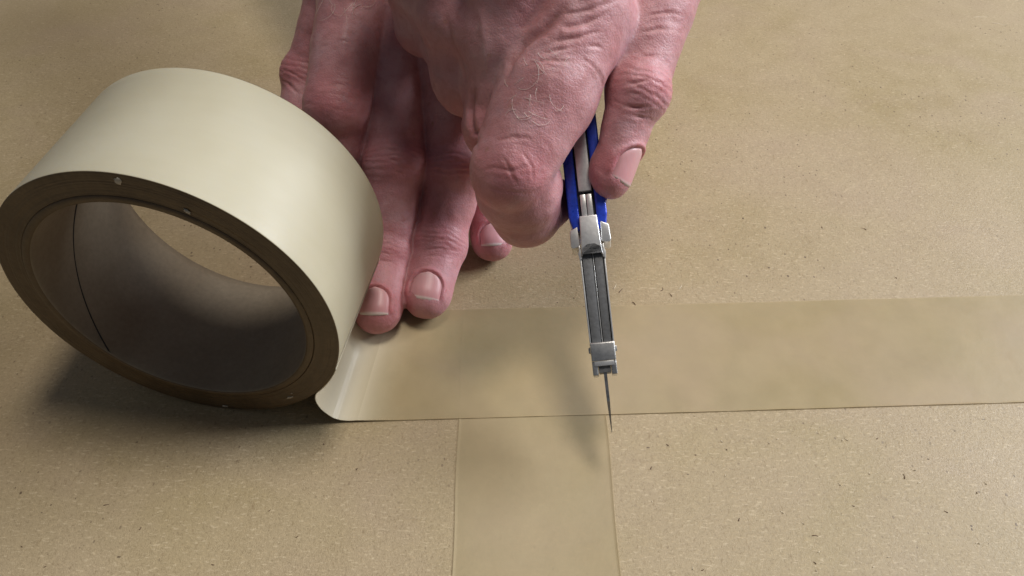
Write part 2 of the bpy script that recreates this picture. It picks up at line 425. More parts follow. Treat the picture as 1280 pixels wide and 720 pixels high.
LS = [
    (0.03, 0.05, [(-5.05, 23.60, 4.52), (-4.27, 23.67, 4.80), (-3.45, 23.76, 4.40)]),
    (0.035, 0.05, [(-5.12, 23.40, 4.25), (-4.26, 23.38, 4.59), (-3.32, 23.63, 4.06)]),
    (0.028, 0.05, [(-4.94, 23.10, 3.97), (-4.10, 23.11, 4.22), (-3.37, 23.44, 3.65)]),
    (0.02, 0.045, [(-4.87, 23.86, 4.76), (-4.20, 23.98, 4.92), (-3.56, 24.02, 4.63)]),
    (0.03, 0.05, [(-2.95, 24.09, 4.29), (-2.28, 23.91, 4.50), (-1.58, 23.79, 4.31)]),
    (0.03, 0.05, [(-2.94, 23.71, 4.07), (-2.21, 23.55, 4.31), (-1.52, 23.57, 4.11)]),
    (0.022, 0.04, [(-3.11, 21.56, 2.19), (-2.58, 21.62, 2.29), (-2.01, 21.68, 2.03)]),
    (0.026, 0.04, [(-3.16, 21.32, 2.01), (-2.63, 21.37, 2.09), (-2.07, 21.42, 1.79)]),
    (0.02, 0.04, [(-3.21, 21.04, 1.92), (-2.74, 21.08, 1.96), (-2.18, 21.12, 1.67)]),
    (0.02, 0.04, [(-5.17, 21.03, 2.10), (-4.63, 21.03, 2.21), (-4.16, 21.03, 2.02)]),
    (0.022, 0.04, [(-5.19, 20.78, 1.93), (-4.68, 20.79, 2.04), (-4.18, 20.77, 1.86)]),
    (0.05, 0.06, [(-10.07, 30.76, 3.20), (-9.49, 30.02, 3.32), (-9.04, 29.60, 3.16)]),
    (0.04, 0.05, [(-9.91, 30.79, 3.66), (-9.33, 30.29, 3.74), (-8.85, 30.09, 3.55)]),
    (0.02, 0.05, [(-6.97, 24.91, 6.50), (-6.24, 24.95, 6.67), (-5.46, 25.13, 6.35)]),
    (0.02, 0.05, [(-6.88, 26.19, 7.39), (-5.98, 26.16, 7.66), (-5.14, 26.35, 7.29)]),
    (-0.06, 0.2, [(-5.71, 27.34, 8.62), (-5.93, 26.45, 7.87), (-6.11, 25.33, 6.95)]),
]
def sstep(a, b, x):
    t = np.clip((x-a)/(b-a), 0, 1); return t*t*(3-2*t)

def nail_frame(f):
    n = f.nail; ax = f.ax[-1]; ro = n.get('roll', 0.0); d0 = f.d[-1]; q0 = np.cross(ax, d0)
    d = unit(d0*math.cos(ro)+q0*math.sin(ro)); q = np.cross(ax, d); r = f.r[-1]
    base = f.p[-1]+ax*(r*n.get('reach', .72)-n['l'])
    return base, ax, d, q, r

def nail_outline(n, u, v):
    """signed distance (cm) to the nail's rounded outline; u across in cm, v along in cm from the cuticle"""
    w, l = n['w'], n['l']; rp = .46*w
    x = np.abs(u); y = np.where(v < l*.5, v, v)
    # rounded at the cuticle, squarer at the free edge
    rad = np.where(v < l*.5, rp, .16*w)
    cy = l/2; qx = x-(w/2-rad); qy = np.abs(v-cy)-(l/2-rad)
    return np.sqrt(np.maximum(qx, 0)**2+np.maximum(qy, 0)**2)+np.minimum(np.maximum(qx, qy), 0)-rad

def build_hand(palm, fingers, lo, hi, vox, wrinkles, strokes, lumps=1.0, veins=()):
    F = Field(lo, hi, vox)
    G = Field(lo, hi, vox)
    for prim, k in palm: G.put(prim, k)
    for f in fingers:
        T = Field(lo, hi, vox) if False else None
        for prim, k in f.prims(): F.put(prim, .12 if k is None else k*.6)
    # fingers meet each other almost hard, and melt into the palm
    k = .5; a, d = G.a, F.a
    h = np.clip(.5+.5*(a-d)/k, 0, 1); a += (d-a)*h-k*h*(1-h)
    del F
    v, Q = surface_nets(G); v = smooth_verts(v, Q, 4)
    N = vert_normals(v, Q)
    n = len(v); red = np.zeros(n); crs = np.zeros(n); disp = np.zeros(n)
    own = np.full(n, -1); best = np.full(n, 9.0)
    for i, f in enumerate(fingers):
        for j in range(len(f.ax)):
            dd, t = seg_dist(v, f.p[j], f.p[j+1]); dd = dd-(f.r[j]+(f.r[j+1]-f.r[j])*t); m = dd < best; best[m] = dd[m]; own[m] = i
    # soft lumpiness of flesh
    disp += lumps*(.030*vnoise(v*1.1+3.1)+.014*vnoise(v*2.7+9.7)+.006*vnoise(v*6.1+1.7))
    wob = .10*vnoise(v*1.9+5.5)+.04*vnoise(v*5.0+2.2)
    brk = .5+.5*vnoise(v*4.1+20.3)
    for (fi, j, lines) in wrinkles:
        f = fingers[fi]; J = f.p[j]; ax = unit(f.ax[j]+f.ax[j-1]) if 0 < j < len(f.ax) else f.ax[min(j, len(f.ax)-1)]
        d = unit(f.d[min(j, len(f.d)-1)]+f.d[max(j-1, 0)]); q = np.cross(ax, d); r = f.r[j]
        P = v-J; s = P@ax; lat = P@q; dor = P@d
        m = (own == fi)*(np.abs(s) < 1.5)*(np.linalg.norm(P, axis=1) < r*1.9)
        rad = np.sqrt(lat**2+dor**2)+1e-6; cosa = dor/rad
        for (s0, amp, w, curve, wide) in lines:
            mask = m*sstep(wide, wide+.4, cosa)
            ss = s-s0-curve*(lat/r)**2+wob
            e = np.exp(-(ss/w)**2)*mask*np.clip(.15+1.0*brk, 0, 1)
            amp *= .55; disp -= amp*e; crs = np.maximum(crs, e*min(1, amp/.03))
            disp += amp*.35*np.exp(-((np.abs(ss)-w*2.2)/(w*1.4))**2)*mask
        red += .55*m*sstep(-.1, .7, cosa)*np.exp(-(s/(r*.8))**2)
    for (amp, w, line) in strokes:
        line = G.project(np.array(line, float))
        lo_, hi_ = line.min(0)-w*5, line.max(0)+w*5
        ix = np.where(((v > lo_) & (v < hi_)).all(1))[0]
        if not len(ix): continue
        dd, u = stroke_dist(v[ix]+wob[ix, None]*.5, line); taper = np.clip(np.minimum(u, 1-u)*5, 0.15, 1)
        e = np.exp(-(dd/w)**2)*taper
        disp[ix] -= amp*e
        if amp > 0:
            crs[ix] = np.maximum(crs[ix], e*min(1, amp/.03)); disp[ix] += amp*.3*taper*np.exp(-((dd-w*2.3)/(w*1.3))**2)
    # fingertips and nail folds
    for i, f in enumerate(fingers):
        tip = f.p[-1]; dd = np.linalg.norm(v-tip, axis=1); red += .75*(own == i)*np.exp(-(dd/(f.r[-1]*1.5))**2)
        if not f.nail: continue
        b, ax, d, q, r = nail_frame(f); P = v-b; u = P@q; w_ = P@ax; dor = (v-tip)@d
        m = (own == i)*sstep(-.1, .25, dor/r)*(np.abs(w_-f.nail['l']/2) < 2)
        sd = nail_outline(f.nail, u, w_); side = 1-sstep(f.nail['l']*.72, f.nail['l']*.95, w_)
        disp += m*(side*.055*np.exp(-((sd-.11)/.085)**2)-.045*side*np.exp(-((sd-.005)/.035)**2)-.035*side*sstep(.02, -.05, sd))
        red += .5*m*side*np.exp(-((sd-.06)/.09)**2); crs = np.maximum(crs, m*side*np.exp(-(sd/.03)**2)*.8)
    v2 = v+N*disp[:, None]
    return G, v2, Q, np.clip(red, 0, 1.3), np.clip(crs, 0, 1)

def nail_mesh(G, f, nu=15, nv=17):
    b, ax, d, q, r = nail_frame(f); n = f.nail; w, l = n['w'], n['l']
    U, W = np.meshgrid(np.linspace(-1, 1, nu), np.linspace(0, 1, nv), indexing='ij')
    u = U*w/2; t = W*l
    # squeeze the cuticle end to a rounded outline
    rp = .46*w; dy = np.clip(1-t/rp, 0, 1); half = (w/2-rp)+rp*np.sqrt(np.clip(1-dy**2, 0, 1)); half = np.maximum(half, .06*w)
    u = U*half; t = t+np.where(W > .8, -(U**2)*.10*w*(W-.8)/.2, 0)
    P = b+u[..., None]*q+t[..., None]*ax+d*(r*1.5); P = P.reshape(-1, 3)
    for _ in range(40): P = P-d*(np.clip(G.sample(P), -.3, .3)*.7)[:, None]
    lift = -.022+.040*(1-U.ravel()**4)-.002*W.ravel()**6
    top = P+d*lift[:, None]; bot = top-d*.05
    vs = np.concatenate([top, bot]); nn = nu*nv; fs = []
    for i in range(nu-1):
        for j in range(nv-1):
            a = i*nv+j; fs.append((a, a+nv, a+nv+1, a+1)); fs.append((nn+a, nn+a+1, nn+a+nv+1, nn+a+nv))
    rim = [i*nv for i in range(nu)]+[(nu-1)*nv+j for j in range(1, nv)]+[i*nv+nv-1 for i in range(nu-2, -1, -1)]+[j for j in range(nv-2, 0, -1)]
    for k in range(len(rim)):
        a, c = rim[k], rim[(k+1) % len(rim)]; fs.append((c, a, nn+a, nn+c))
    free = np.clip((W.ravel()-n.get('free', .86))/.05, 0, 1); free = np.concatenate([free, free])
    moon = np.concatenate([W.ravel()]*2)
    return vs, fs, free, moon

def hair_mesh(G, roots, sides=4):
    """roots: (point, direction, bend, length, radius) in cm, each a fine curved hair lying on the skin"""
    vs, fs = [], []
    for (p, dr, bend, L, r) in roots:
        p = G.project(np.array([p], float))[0]; nrm = G.grad(p[None])[0]
        t = ortho(dr, nrm); s = np.cross(nrm, t); m = 9; pts = []
        for k in range(m):
            a = k/(m-1); ang = bend*a
            q = p+L*a*(t*math.cos(ang)+s*math.sin(ang)); q = G.project(q[None], 5)[0]; g = G.grad(q[None])[0]
            pts.append(q+g*(.01+.05*L*math.sin(a*2.6)))
        for k in range(m):
            tg = unit(pts[min(k+1, m-1)]-pts[max(k-1, 0)]); x = ortho((.3, .9, .2), tg); y = np.cross(tg, x); rr = r*(1-.6*k/(m-1))
            for j in range(sides):
                an = 2*math.pi*j/sides; vs.append(pts[k]+rr*(x*math.cos(an)+y*math.sin(an)))
        o = len(vs)-m*sides
        for k in range(m-1):
            for j in range(sides):
                a = o+k*sides+j; c = o+k*sides+(j+1) % sides; fs.append((a, c, c+sides, a+sides))
    return np.array(vs), fs

# ---- the hand that holds the knife (all in centimetres)
R_FINGERS = [
    Finger('index', [(2.12, 22.84, 10.6), (-.02, 18.95, 7.7), (.44, 19.5, 5.45), (1.25, 20.9, 4.85)], [1.55, 1.22, 1.15, .92], (-.25, -.70, .66), mid=1.09, kn=.9),
    Finger('middle', [(0.0, 23.35, 12.1), (-.42, 21.35, 7.5), (.05, 22.6, 5.5), (.9, 24.2, 5.5)], [1.45, 1.12, .95, .85], (-.5, -.6, .6)),
    Finger('ring', [(-1.95, 24.7, 12.2), (-1.5, 23.3, 7.8), (-1.1, 24.8, 6.2), (0, 26.0, 6.4)], [1.4, 1.02, .92, .82], (-.6, -.5, .6)),
    Finger('pinky', [(-3.5, 26.2, 12.0), (-3.05, 25.9, 8.3), (-2.2, 26.9, 7.4), (-1.1, 27.9, 7.6)], [1.3, .95, .85, .72], (-.7, -.4, .6)),
    Finger('thumb', [(5.5, 26.1, 11.1), (3.86, 21.7, 8.55), (3.12, 19.85, 6.72)], [1.3, 1.06, .76], (.86, -.36, .36), flat=(.95, .92, .80), mid=.92,
           nail=dict(w=1.25, l=1.2, reach=.30, roll=0.0, free=.92)),
]
R_PALM = [(bone((2.5, 22.4, 9.7), (4.7, 24.3, 10.0), .75, .9), .5), (bone((1.8, 22.84, 10.72), (3.2, 31.5, 12.6), 1.36, 1.9), .6), (bone((0.0, 23.35, 12.1), (2.6, 31.8, 12.4), 1.3, 1.8), .6),
          (bone((-1.95, 24.7, 12.2), (1.9, 32.2, 12.2), 1.25, 1.8), .6), (bone((-3.5, 26.2, 12.0), (1.2, 32.8, 11.9), 1.15, 1.7), .6),
          (bone((-.2, 22.4, 9.8), (-1.75, 24.0, 9.9), 1.15, 1.12), .5), (bone((-1.75, 24.0, 9.8), (-3.2, 26.0, 10.1), 1.12, 1.05), .5),
          (bone((-.4, 22.2, 8.4), (-1.5, 23.5, 8.2), 1.02, .98), .5), (bone((-1.5, 23.5, 8.2), (-2.95, 26.0, 8.8), .98, .95), .5), (bone((5.5, 26.1, 11.1), (4.2, 31.5, 11.9), 1.35, 1.9), .7), (blob((2.8, 26.4, 10.4), (2.6, 1.5, 2.4), (.2, 1, .1)), .8),
          (bone((3.2, 31.8, 12.3), (6.2, 41.0, 15.2), 2.3, 3.3), .9), (bone((1.9, 32.4, 12.1), (5.0, 41.5, 14.6), 2.1, 3.2), .9)]
R_WRINKLES = [
    (0, 1, [(-.3, .014, .05, .05, .2), (.25, .016, .05, -.1, .2)]),
    (4, 1, [(-.62, .022, .045, .1, -.2), (-.38, .03, .05, .1, -.3), (-.12, .035, .05, .05, -.4), (.1, .022, .045, -.05, -.3), (.28, .035, .05, -.1, -.4), (.5, .018, .04, -.1, 0)]),
    (4, 0, [(.6, .02, .06, .1, -.2), (1.1, .025, .06, .1, -.2)]),
    (1, 1, [(-.3, .02, .05, .1, 0), (.1, .02, .05, 0, 0)]),
]
R_STROKES = RS

# ---- the hand that holds the tape down
L_FINGERS = [
    Finger('index', [(-5.8, 28.87, 8.1), (-6.42, 25.38, 5.45), (-6.6, 24.5, 3.0), (-6.72, 23.6, .95)], [1.5, 1.27, 1.02, .88], (-.1, -.6, .8), mid=.97, kn=.93),
    Finger('middle', [(-4.45, 28.86, 7.1), (-4.36, 24.18, 3.7), (-4.72, 21.73, 1.42), (-4.83, 19.40, .86)], [1.5, 1.18, 1.03, .88], [(-.05, -.6, .8), (-.05, -.7, .7), (-.08, -.25, 1)],
           nail=dict(w=1.05, l=1.05, reach=.58, roll=0, free=.90)),
    Finger('ring', [(-2.4, 28.0, 6.6), (-2.14, 24.29, 3.35), (-2.73, 22.25, 1.45), (-3.12, 20.15, .86)], [1.5, 1.18, 1.04, .90], [(0, -.6, .8), (0, -.7, .7), (.05, -.25, 1)],
           nail=dict(w=1.10, l=1.05, reach=.55, roll=0, free=.90)),
    Finger('pinky', [(0, 28.2, 5.4), (-.86, 26.1, 3.0), (-.98, 24.7, 1.4), (-.80, 23.05, .80)], [1.3, 1.05, .88, .80], [(.1, -.6, .8), (.1, -.6, .8), (.1, -.3, 1)],
           nail=dict(w=.95, l=.9, reach=.58, roll=0, free=.90)),
    Finger('thumb', [(-7.4, 33.2, 6.6), (-9.0, 31.2, 3.1), (-9.6, 28.4, 1.2)], [1.3, 1.12, .9], (-.8, -.3, .5)),
]
L_PALM = [(bone((-5.75, 28.87, 8.1), (-6.6, 37.0, 8.6), 1.3, 1.8), .6), (bone((-4.45, 28.86, 7.1), (-6.2, 37.3, 8.3), 1.3, 1.8), .6),
          (bone((-2.4, 28.0, 6.6), (-5.5, 37.5, 8.1), 1.25, 1.8), .6), (bone((0, 28.2, 5.4), (-4.9, 37.8, 7.8), 1.15, 1.7), .6),
          (bone((-7.4, 33.2, 6.6), (-7.0, 37.2, 8.0), 1.4, 1.9), .8), (blob((-4.6, 32.5, 6.4), (3.2, 1.4, 2.8), (.1, 1, .05)), .8),
          (bone((-5.6, 27.2, 6.2), (-4.45, 27.0, 5.2), .75, .75), .5), (bone((-4.4, 27.2, 5.2), (-2.35, 26.8, 4.9), .75, .75), .5), (bone((-2.35, 26.9, 4.9), (-.4, 27.5, 4.2), .7, .7), .5),
          (bone((-6.4, 37.4, 8.2), (-10.0, 46.5, 10.8), 2.3, 3.2), .9), (bone((-5.2, 37.8, 8.0), (-8.6, 46.8, 10.4), 2.1, 3.1), .9)]
L_WRINKLES = [
    (1, 1, [(-.5, .018, .045, .1, .1), (-.28, .03, .05, .1, 0), (-.06, .034, .05, .03, -.1), (.14, .028, .05, -.05, 0), (.38, .022, .045, -.12, .1), (.6, .014, .04, -.12, .2)]),
    (1, 2, [(-.2, .018, .04, .05, .1), (0, .024, .045, 0, .1), (.2, .016, .04, -.05, .2)]),
    (2, 1, [(-.45, .018, .045, .1, .1), (-.22, .03, .05, .1, 0), (0, .034, .05, .03, -.1), (.22, .026, .05, -.05, 0), (.45, .018, .045, -.12, .1)]),
    (2, 2, [(-.34, .016, .04, .08, .1), (-.12, .026, .045, .03, 0), (.08, .026, .045, -.03, 0), (.3, .016, .04, -.06, .2)]),
    (3, 1, [(-.2, .02, .045, .1, .1), (.1, .02, .045, 0, .1)]), (3, 2, [(-.1, .018, .04, .03, .1), (.1, .018, .04, 0, .1)]),
    (0, 1, [(-.45, .014, .06, .12, 0), (.05, .018, .06, 0, 0)]),
    (4, 1, [(-.4, .03, .05, .1, -.3), (-.1, .035, .05, .05, -.3), (.2, .03, .05, -.05, -.3)]),
]
L_STROKES = LS
# ---------------------------------------------------------------- the board and the old tape strip on it
def np_noise2(x, y, s, seed): return vnoise(np.stack([x*s+seed, y*s+seed*1.7, np.zeros_like(x)+seed], 1))

def sheet_grid(x0, x1, y0, y1, nx, ny, z):
    X, Y = np.meshgrid(np.linspace(x0, x1, nx), np.linspace(y0, y1, ny), indexing='ij')
    x, y = X.ravel(), Y.ravel(); v = np.stack([x, y, z(x, y)], 1)
    f = [(i*ny+j, (i+1)*ny+j, (i+1)*ny+j+1, i*ny+j+1) for i in range(nx-1) for j in range(ny-1)]
    return v, f

def board_z(x, y): return .035*np_noise2(x, y, .11, 3.3)+.012*np_noise2(x, y, .45, 8.1)-.03
def slab(v, f, nx, ny, t):
    """give a grid sheet its thickness t (cm)"""
    n = len(v); v2 = np.concatenate([v, v-np.array([0, 0, t])]); F = list(f)+[tuple(n+i for i in q[::-1]) for q in f]
    rim = [i*ny for i in range(nx)]+[(nx-1)*ny+j for j in range(1, ny)]+[i*ny+ny-1 for i in range(nx-2, -1, -1)]+[j for j in range(ny-2, 0, -1)]
    for k in range(len(rim)):
        a, b = rim[k], rim[(k+1) % len(rim)]; F.append((b, a, n+a, n+b))
    return v2, F
v, f = sheet_grid(-60, 60, -2, 75, 121, 78, board_z); v, f = slab(v, f, 121, 78, .5)
board = link_mesh('cardboard_surface', v, f, M_BOARD)
board['kind'] = 'structure'; board['label'] = 'flat brown kraft cardboard with small dark flecks, under everything'

def tape_sheet(P, thick, name, mat, parent=None, origin=(0, 0, 0)):
    """P: (na, nb, 3) grid of upper surface points; a thin film with a real edge"""
    na, nb, _ = P.shape; v = P.reshape(-1, 3)
    T = np.gradient(P, axis=0); B = np.gradient(P, axis=1); N = np.cross(T, B); N /= np.linalg.norm(N, axis=2, keepdims=True)
    f = [(i*nb+j, (i+1)*nb+j, (i+1)*nb+j+1, i*nb+j+1) for i in range(na-1) for j in range(nb-1)]
    n = len(v); v2 = np.concatenate([v, v-N.reshape(-1, 3)*thick]); F = list(f)+[tuple(n+i for i in q[::-1]) for q in f]
    rim = [i*nb for i in range(na)]+[(na-1)*nb+j for j in range(1, nb)]+[i*nb+nb-1 for i in range(na-2, -1, -1)]+[j for j in range(nb-2, 0, -1)]
    for k in range(len(rim)):
        a, b = rim[k], rim[(k+1) % len(rim)]; F.append((b, a, n+a, n+b))
    return link_mesh(name, v2, F, mat, parent, origin, smooth=False)

# old strip running towards the camera (it passes under the new one)
A = np.linspace(0, 1, 70)[:, None]; B = np.concatenate([[0, .004, .010, .018, .03], np.linspace(.06, .94, 20), [.97, .982, .990, .996, 1]])[None, :]
y = -1.0+A*20.9+0*B
xl = -1.735-(y-9.94)*.0085+.02*np.sin(y*1.3); xr = 3.17-(y-9.94)*.0054+.025*np.sin(y*.9+1)
x = xl+(xr-xl)*B
z = board_z(x.ravel(), y.ravel()).reshape(x.shape)+.014+.005*np_noise2(x.ravel(), y.ravel(), .9, 6.2).reshape(x.shape)*np.minimum(1, 8*B*(1-B))
z += .016*np.exp(-((B-1)/.010)**2)+.012*np.exp(-(B/.010)**2)
P_ = np.stack([x, y, z], 2)[::-1]
o = tape_sheet(P_, .022, 'tape_strip', M_TAPE2)
o['label'] = 'short flat strip of brown tape running towards the viewer, under the crossing strip'; o['category'] = 'tape'

# loose paper fibres and torn specks lying on the board
def fibres(name, mat, spots, r):
    vs, fs = [], []; rf = random.Random(7)
    for (x, y, L, a, bend) in spots:
        m = 8; pts = []
        px, py, an = x, y, a
        for k in range(m):
            pts.append((px, py)); px += L/m*math.cos(an); py += L/m*math.sin(an); an += bend/m+rf.uniform(-.25, .25)
        o = len(vs)
        for k, (px, py) in enumerate(pts):
            z0 = float(board_z(np.array([px]), np.array([py]))[0]); w = r*(1-.6*abs(k/(m-1)-.4)); tx, ty = math.cos(a+bend*k/m), math.sin(a+bend*k/m)
            for c, h in ((-1, .0), (0, 1.3), (1, .0)): vs.append((px-ty*w*c, py+tx*w*c, z0+.002+h*w+.01*(h > 0)*math.sin(k)))
        for k in range(m-1):
            for c in range(2): q = o+k*3+c; fs.append((q, q+3, q+4, q+1))
    o = link_mesh(name, vs, fs, mat, board, (0, 0, 0)); o['kind'] = 'stuff'; return o
rf = random.Random(21)
dark = [(4.55, 20.62, .42, -.5, -1.9), (4.1, 21.1, .3, 1.2, .5), (5.7, 21.2, .25, .2, 1.5), (6.1, 20.9, .2, 2.0, .8), (-12.6, 12.2, .18, .3, .6), (12.4, 13.1, .2, 1.2, .7), (9.0, 11.2, .22, .2, -1.0), (14.6, 24.6, .25, 2.2, .8)]
dark += [(rf.uniform(4, 20), rf.uniform(10, 14.8) if rf.random() < .5 else rf.uniform(21.5, 36), rf.uniform(.05, .13), rf.uniform(0, 3), rf.uniform(-1, 1)) for _ in range(26)]+[(rf.uniform(-17, -2.2), rf.uniform(10, 14.5), rf.uniform(.05, .12), rf.uniform(0, 3), rf.uniform(-1, 1)) for _ in range(12)]
fibres('dark_fibres', mat_plain('dark_fibre', (.13, .08, .045), .8, 0, 500), dark, .018)
pale = [(8.6, 40.2, 1.2, -.2, .3), (9.2, 39.8, .9, .1, .4), (8.9, 40.5, .6, .2, -.4), (25.6, 41.8, 1.0, .3, .4), (26.4, 41.2, .9, -.2, .5), (3.9, 21.3, .35, 1.0, .4), (6.4, 21.3, .3, .5, 1.0)]
pale += [(rf.uniform(4, 22), rf.uniform(9.8, 14.8), rf.uniform(.06, .18), rf.uniform(0, 3), rf.uniform(-1, 1)) for _ in range(40)]
fibres('pale_fibres', mat_plain('pale_fibre', (.56, .47, .33), .8, 0, 500), pale, .018)
# ---------------------------------------------------------------- roll of tape, with the strip it is paying out
AZ = .1675; RC = np.array([-9.98, 15.8, 5.06]); RO, RI, RW = 5.06, 4.04, 4.8
ax_r = np.array([math.sin(AZ), math.cos(AZ), 0]); e1 = np.array([math.cos(AZ), -math.sin(AZ), 0]); e2 = np.array([0, 0, 1.0])
root = empty('tape_roll', (RC[0], RC[1]+2.4, 0), 'roll of pale brown packing tape standing on edge, paying its strip out over the cardboard', 'tape roll')
RB = (RC[0], RC[1]+2.4, 0)
def ring_pts(r, t, n, jit=0.0, seed=0):
    a = np.linspace(0, 2*math.pi, n, endpoint=False)
    rr = r+jit*vnoise(np.stack([np.cos(a)*2+seed, np.sin(a)*2+seed, np.zeros(n)+seed*.37], 1))
    return RC+ax_r*t+rr[:, None]*(np.cos(a)[:, None]*e1+np.sin(a)[:, None]*e2)
def lathe(profile, n=160, closed=True):
    rings = [ring_pts(*p[:2], n, *(p[2:] if len(p) > 2 else ())) for p in profile]
    v = np.concatenate(rings); f = []; m = len(profile)
    for k in range(m if closed else m-1):
        a, b = k*n, ((k+1) % m)*n
        for j in range(n):
            j2 = (j+1) % n; f.append((a+j, b+j, b+j2, a+j2))
    return v, f
# winding: smooth outer film, edge made of many fine layers
prof = [(RO-.03, .0, .012, 1), (RO-.005, .012, .012, 1), (RO, .05, .012, 1)]+[(RO, t, .012, 1+t*.05) for t in np.linspace(.4, RW-.4, 9)]+[(RO, RW-.05, .012, 1.3), (RO-.03, RW, .012, 1.3)]
rr = np.linspace(RO-.06, 4.30, 34); rng = np.random.RandomState(3)
back = [(r, RW-.02*rng.rand(), .01, i) for i, r in enumerate(rr)]; front = [(r, .013*rng.rand()*(1 if i % 5 else 1.8)-.008, .014, i*1.7) for i, r in enumerate(rr)]
prof = prof+back+front[::-1]
v, f = lathe(prof); mi = []
for k in range(len(prof)): mi += [0 if 1 <= k < 12 else 1]*160
link_mesh('tape_winding', v, f, [M_FILM, M_FACE], root, RB, True, mi)
cp = [(4.295, -.005, .01, 2), (4.27, -.03, .015, 2), (4.12, -.035, .02, 3), (RI+.03, -.01, .02, 4), (RI, .05, .012, 5)]+[(RI, t, .015, 5+t*.1) for t in np.linspace(.3, RW-.3, 8)]+[(RI+.03, RW, .01, 6), (4.27, RW+.01, .01, 6), (4.295, RW-.01, .01, 6)]
v, f = lathe(cp); mi = []
for k in range(len(cp)): mi += [1 if (k < 3 or k > 12) else 0]*160
core = link_mesh('paper_core', v, f, [M_CORE, M_FACE], root, RB, True, mi)
# spiral joint inside the core
def inside_strip(name, a0, a1, t0, t1, w, r, mat, parent):
    n = 40; P = np.zeros((n, 3, 3))
    for i in range(n):
        u = i/(n-1); a = math.radians(a0+(a1-a0)*u); t = t0+(t1-t0)*u
        for j in range(3):
            aa = a+(j-1)*w/r/2; P[i, j] = RC+ax_r*t+(r-.0)*(math.cos(aa)*e1+math.sin(aa)*e2)
    # thin, its face towards the axis
    V = P.reshape(-1, 3); ctr = RC+((V-RC)@ax_r)[:, None]*ax_r; inn = (ctr-V); inn /= np.linalg.norm(inn, axis=1, keepdims=True)
    top = V+inn*.022; bot = V-inn*.02; vs = np.concatenate([top, bot]); N = len(V); fs = []
    for i in range(n-1):
        for j in range(2):
            a = i*3+j; fs.append((a, a+1, a+4, a+3)); fs.append((N+a, N+a+3, N+a+4, N+a+1))
        fs.append((i*3, i*3+3, N+i*3+3, N+i*3)); fs.append((i*3+2, N+i*3+2, N+i*3+5, i*3+5))
    return link_mesh(name, vs, fs, mat, parent, RB)
inside_strip('core_seam', 103, 222, RW-.05, .02, .07, RI, M_BLACK, core)
#inside_strip('core_seam', 196, 214, 1.7, .02, .05, RI, M_BLACK, core)
# chips of white on the edge
for (a, r, s, e) in ((88, 4.84, .19, 1.1), (66.5, 4.42, .16, 1.3), (274, 4.90, .11, 2.0), (307, 4.74, .10, 3.4), (310, 4.62, .05, 2.0)):
    rnd = random.Random(a); bm = bmesh.new(); bmesh.ops.create_icosphere(bm, subdivisions=2, radius=1)
    vs = []; A_ = math.radians(a); rad = math.cos(A_)*e1+math.sin(A_)*e2; tan = -math.sin(A_)*e1+math.cos(A_)*e2
    for w_ in bm.verts:
        k = .45+.9*rnd.random(); c = w_.co
        vs.append(RC+rad*(r+c.x*s*.55*k)+tan*(c.y*s*.55*e*k*.8)+ax_r*(c.z*.010-.014))
    fs = [[q.index for q in p.verts] for p in bm.faces]; bm.free()
    link_mesh('white_chip', vs, fs, M_FLECK, root, RB)
# the strip: off the rim, through a tight turn, then flat on the board to the right
def bez(p0, p1, p2, p3, t):
    t = t[:, None]; return (1-t)**3*p0+3*(1-t)**2*t*p1+3*(1-t)*t*t*p2+t**3*p3
def edge(off, x0):
    C = RC+ax_r*off; a = np.radians(np.linspace(338, 320, 8)); r = RO+.03
    on = C+r*(np.cos(a)[:, None]*e1+np.sin(a)[:, None]*e2)
    p0 = on[-1]; tg = math.sin(a[-1])*e1-math.cos(a[-1])*e2
    return on, p0, tg
n_on = 8; nb = 26; nfl = 130
onF, pF, tF = edge(-.01, 0); onB, pB, tB = edge(RW+.02, 0)
d_s = np.array([1, .0345, 0]); d_c = np.array([-.0345, 1, 0])
f0 = np.array([-5.15, 15.23, .0]); b0 = f0+d_c*4.86+d_s*.75
tt = np.linspace(0, 1, 26)[1:]
uF = bez(pF, pF+tF*.62, f0-d_s*1.05, f0, tt); uB = bez(pB, pB+tB*.62, b0-d_s*1.05, b0, tt)
ss = (np.linspace(0, 1, nfl)[1:]**1.15)
flF = f0+d_s*(ss*32)[:, None]; flB = b0+d_s*(ss*31.25)[:, None]
front_e = np.concatenate([onF, uF, flF]); back_e = np.concatenate([onB, uB, flB])
w = np.concatenate([[0, .006, .014, .026], np.linspace(.05, .95, 18), [.974, .986, .994, 1]])
P_ = front_e[:, None]*(1-w[None, :, None])+back_e[:, None]*w[None, :, None]
na = P_.shape[0]
k0 = n_on+len(tt)-1
x, y = P_[..., 0].ravel(), P_[..., 1].ravel()
lay = (board_z(x, y)+.032+.007*np_noise2(x, y, .8, 2.4)+.003*np_noise2(x, y, 2.2, 4.4)).reshape(na, nb)
mixw = np.clip((np.arange(na)-(k0-10))/14, 0, 1)[:, None]
lay += (.016*np.exp(-(w/.008)**2)*(.6+.5*np.sin(np.arange(na)*.9)[:, None]*np.sin(np.arange(na)*.37)[:, None]))
lay += np.clip(.10*np.exp(-np.maximum(np.arange(na)-k0, 0)/4.0), 0, 1)[:, None]*(np.arange(na)[:, None] >= k0-9)
flat_z = np.where(P_[..., 2] < .4, lay, P_[..., 2])
P_[..., 2] = np.where(np.arange(na)[:, None] >= k0-9, P_[..., 2]*(1-mixw)+lay*mixw, P_[..., 2])
lift = 1-sstep(0, 1, (np.arange(na)-k0)/6.0)          # film still free of the board
st = tape_sheet(P_, .022, 'free_strip', [M_TAPE, M_FILM], root, RB)
rowl = 1-sstep(k0-4, k0+9, np.arange(na).astype(float)); rowl = np.repeat(rowl, nb)
attr(st, 'lift', np.concatenate([rowl, rowl]))
mi = np.zeros(len(st.data.polygons), int); q = (na-1)*(nb-1)
